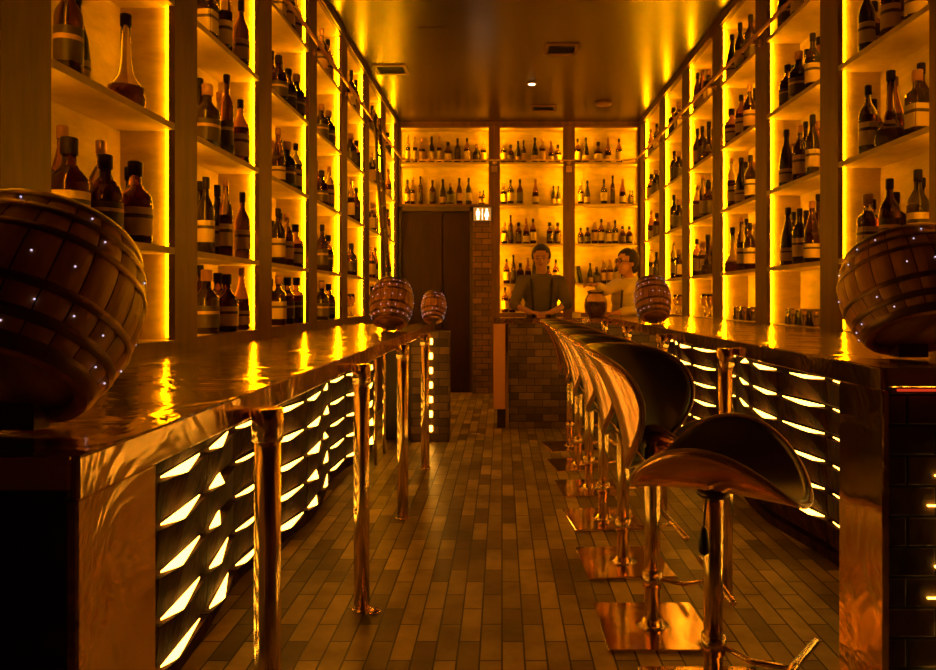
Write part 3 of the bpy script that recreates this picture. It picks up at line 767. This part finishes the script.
def hair_cap(T, root, back=0, name='hair'):
    h = MB(); P = []; n = 28; hh = 16
    for i in range(hh+1):
        a = math.pi*i/hh
        for k in range(n):
            b = 2*math.pi*k/n; x, y, z = math.sin(a)*math.cos(b), math.sin(a)*math.sin(b), math.cos(a)
            wob = 1+.02*math.sin(9*b+5*a)
            P.append((x*.092*wob, .016+y*.112*wob, .038+z*.108))
    F = []
    for i in range(hh):
        for k in range(n):
            c = [i*n+k, i*n+(k+1) % n, (i+1)*n+(k+1) % n, (i+1)*n+k]
            cx = sum(P[j][0] for j in c)/4; cy = sum(P[j][1] for j in c)/4; cz = sum(P[j][2] for j in c)/4
            lim = .085 if cy < -.07 else (.05 if cy < -.03 else (.0 if cy < .03 else -.055))
            if cz > lim: F.append(tuple(reversed(c)))
    h.add(P, F, 'hair', True, T)
    if back: h.ball((0, .10, -.03), .055, .035, .06, 'hair', 14, T)
    o = h.build(name, root); md = o.modifiers.new('s', 'SOLIDIFY'); md.thickness = .012; md.offset = 0
    return o
def bartender(base, label, yaw_head, chest, shoulders, elbows, wrists, hdirs, head_c, shirt, sleeve_to, pitch=0, tie=True):
    root = empty('person', base, label, 'person', 'bartenders')
    bx, by, _ = base
    V = Vector; sk = MB()
    pel, nk = V((bx, by, 1.02)), V(chest)
    T = head(sk, head_c, yaw_head, pitch, 1.13)
    cap_tube(sk, [V(chest)+V((0, 0, .08)), V(head_c)+V((0, .01, -.06))], [.062, .056], 'skin')
    for i in (0, 1):
        cap_tube(sk, [shoulders[i], elbows[i], wrists[i]], [.058, .043, .029], 'skin')
        hand(sk, wrists[i], hdirs[i], (0, 0, -1), .45, 1 if i else -1, 1.12)
        fx = bx+(-.11 if i == 0 else .11)
        cap_tube(sk, [(fx, by, 1.0), (fx, by-.01, .56), (fx, by+.02, .12)], [.10, .068, .045], 'skin')
        cap_tube(sk, [(fx, by+.03, .05), (fx, by-.16, .035)], [.04, .032], 'skin')
    cap_tube(sk, [pel, V(chest)-V((0, 0, .15))], [.085, .085], 'skin')
    off = V(base)
    for v_ in range(len(sk.v)): sk.v[v_] = sk.v[v_]-off
    remesh(sk, 'body', .0095, root, 'skin', 2)
    T0 = Matrix.Translation(-off) @ T
    face_bits(T0, root); hair_cap(T0, root, 1 if yaw_head < .3 else 0)
    sh = MB()
    ch = V(chest)
    for k in range(5):        # torso as stacked broad ellipsoids
        t = k/4; c = pel.lerp(ch, t); w = .165+.055*t; dpt = .115+.02*t
        sh.ball((c.x, c.y, c.z), w, dpt, .14, 'cloth_black', 20)
    for i in (0, 1):
        cap_tube(sh, [ch+V((0, 0, .02)), V(shoulders[i])], [.10, .078], 'cloth_black')
        el, wr = V(elbows[i]), V(wrists[i]); cuff = el.lerp(wr, sleeve_to)
        cap_tube(sh, [shoulders[i], el, cuff], [.076, .058, .050], 'cloth_black')
    sh.tube([ch+V((0, 0, .05)), ch+V((0, -.005, .115))], [.085, .072], 'cloth_black', 18)
    nc = ch+V((0, -.004, .115))-V(base)
    MB().tube([nc+V((.076*math.cos(a), .070*math.sin(a), .012+.012*math.sin(a))) for a in [i*math.pi/10 for i in range(20)]], .016, shirt, 8, closed=True).build('collar', root)
    for v_ in range(len(sh.v)): sh.v[v_] = sh.v[v_]-off
    remesh(sh, 'shirt', .011, root, shirt, 2)
    tr = MB()
    sh2 = [(-.11, 0), (.11, 0)]
    tr.ball((bx, by, 1.0), .185, .14, .13, 'cloth_black', 18)
    for dx, _ in sh2: cap_tube(tr, [(bx+dx, by, .98), (bx+dx, by-.01, .56), (bx+dx, by+.02, .12)], [.112, .085, .068], 'cloth_black')
    for v_ in range(len(tr.v)): tr.v[v_] = tr.v[v_]-off
    remesh(tr, 'trousers', .014, root, 'cloth_black', 2)
    shoe = MB()
    for dx in (-.11, .11): shoe.ball((dx, -.06, .05), .058, .16, .049, 'rubber', 16)
    shoe.build('shoes', root)
    return root, T0, off
p1, T1, o1 = bartender((.44, 8.16, 0), 'bartender in dark shirt and black braces leaning both hands on the bar', R(-6),
    (.44, 8.13, 1.50), [(.235, 8.13, 1.545), (.645, 8.13, 1.545)], [(.135, 8.03, 1.285), (.725, 8.03, 1.285)], [(.31, 7.80, 1.205), (.53, 7.79, 1.205)],
    [(.85, -.45, -.08), (-.85, -.45, -.08)], (.44, 8.08, 1.80), 'shirt_dark', .25)
for sx in (-1, 1):
    pts = []
    for t in [i/8 for i in range(9)]:
        zz = 1.10+.50*t
        pts.append((sx*(.085+.035*t), -.05-.115+.02*t-(.02 if .2 < t < .8 else 0)+(.08 if t > .95 else 0), zz))
    MB().tube(pts, .013, 'cloth_black', 8).build('brace_strap', p1)
p2, T2, o2 = bartender((1.42, 8.18, 0), 'bartender in pale shirt and glasses bending left over the bar, holding a jar', R(-62),
    (1.44, 8.12, 1.46), [(1.27, 8.02, 1.50), (1.58, 8.20, 1.50)], [(1.13, 7.88, 1.44), (1.50, 8.02, 1.22)], [(1.04, 7.84, 1.50), (1.25, 7.84, 1.20)],
    [(-.8, -.2, .1), (-.95, -.2, -.08)], (1.39, 8.04, 1.755), 'shirt_pale', .75, R(-8))
gl = MB()
for sx in (-1, 1):
    gl.tube([(sx*.033+.022*math.cos(a), -.103, -.003+.017*math.sin(a)) for a in [i*math.pi/8 for i in range(16)]], .003, 'rubber', 6, closed=True)
    gl.tube([(sx*.055, -.103, .0), (sx*.088, -.05, .0), (sx*.090, .02, .0)], .003, 'rubber', 6)
gl.tube([(-.011, -.105, 0), (.011, -.105, 0)], .003, 'rubber', 6)
gl.v = [T2 @ v for v in gl.v]; gl.build('glasses', p2)
ap = MB()
for sx in (-1, 1):
    pts = [(.0+sx*.09, -.185, 1.05), (.0+sx*.10, -.205, 1.25), (.01+sx*.10, -.20, 1.42), (.02+sx*.09, -.13, 1.575)]
    ap.tube(pts, .012, 'cloth_black', 8)
ap.build('brace_strap', p2)
# glass jar the pale-shirted bartender is working over
j = empty('glass_jar', (1.01, 7.76, 1.151), 'big rounded glass jar on the bar between the two bartenders', 'jar')
pr = [(.07, 0), (.085, .008), (.115, .06), (.125, .13), (.115, .20), (.085, .245), (.080, .27)]
MB().lathe(pr+[(r-.006, z+.002) for r, z in reversed(pr)], 'g_clear', 28, cap=False).build('jar_body', j)
MB().lathe([(.09, .271), (.095, .278), (.06, .295), (.02, .30)], 'g_clear', 24).build('lid', j)
MB().lathe([(.06, .006), (.104, .06), (.113, .13), (.10, .17)], 'jar_fill', 24).build('contents', j)
t = empty('napkin_box', (.80, 7.74, 1.151), 'small pale box on the bar between the two bartenders', 'box')
MB().bbox(-.045, .045, -.03, .03, 0, .05, 'paper', .003).build('box_body', t)
MB().bbox(-.04, .04, -.025, .025, .0505, .062, 'l_cream', .002).build('napkins', t)

# ---------------------------------------------------------------- camera, world, view
cd = bpy.data.cameras.new('camera'); co = bpy.data.objects.new('camera', cd); C.objects.link(co)
co.location = (0, 0, 1.36); co.rotation_euler = (math.pi/2, 0, 0); cd.sensor_width = 36; cd.lens = 720/936*36
cd.shift_x = -(502-468)/936; cd.shift_y = -(335-298)/936; cd.clip_start = .05
scene.camera = co
# small warm light the ceiling spotlight throws
ld_ = bpy.data.lights.new('spot_glow', 'SPOT'); lo = bpy.data.objects.new('spot_glow', ld_); C.objects.link(lo)
lo.location = (.35, 8.45, H-.03); ld_.energy = 12; ld_.color = (1, .6, .25); ld_.spot_size = R(80); ld_.shadow_soft_size = .03
w = bpy.data.worlds.new('world'); scene.world = w; w.use_nodes = True
w.node_tree.nodes['Background'].inputs[0].default_value = (0, 0, 0, 1)
vs = scene.view_settings
scene.display_settings.display_device = 'sRGB'
vs.view_transform = 'Standard'; vs.look = 'None'; vs.gamma = 1; vs.use_curve_mapping = False; vs.exposure = 0
cy = scene.cycles
cy.max_bounces = 14; cy.diffuse_bounces = 4; cy.glossy_bounces = 4; cy.transmission_bounces = 14; cy.transparent_max_bounces = 4
cy.sample_clamp_indirect = 3; cy.sample_clamp_direct = 0; cy.caustics_reflective = True; cy.caustics_refractive = True
cy.blur_glossy = 1.0; cy.use_denoising = True; cy.use_light_tree = True
try: cy.denoiser = 'OPENIMAGEDENOISE'
except Exception: pass
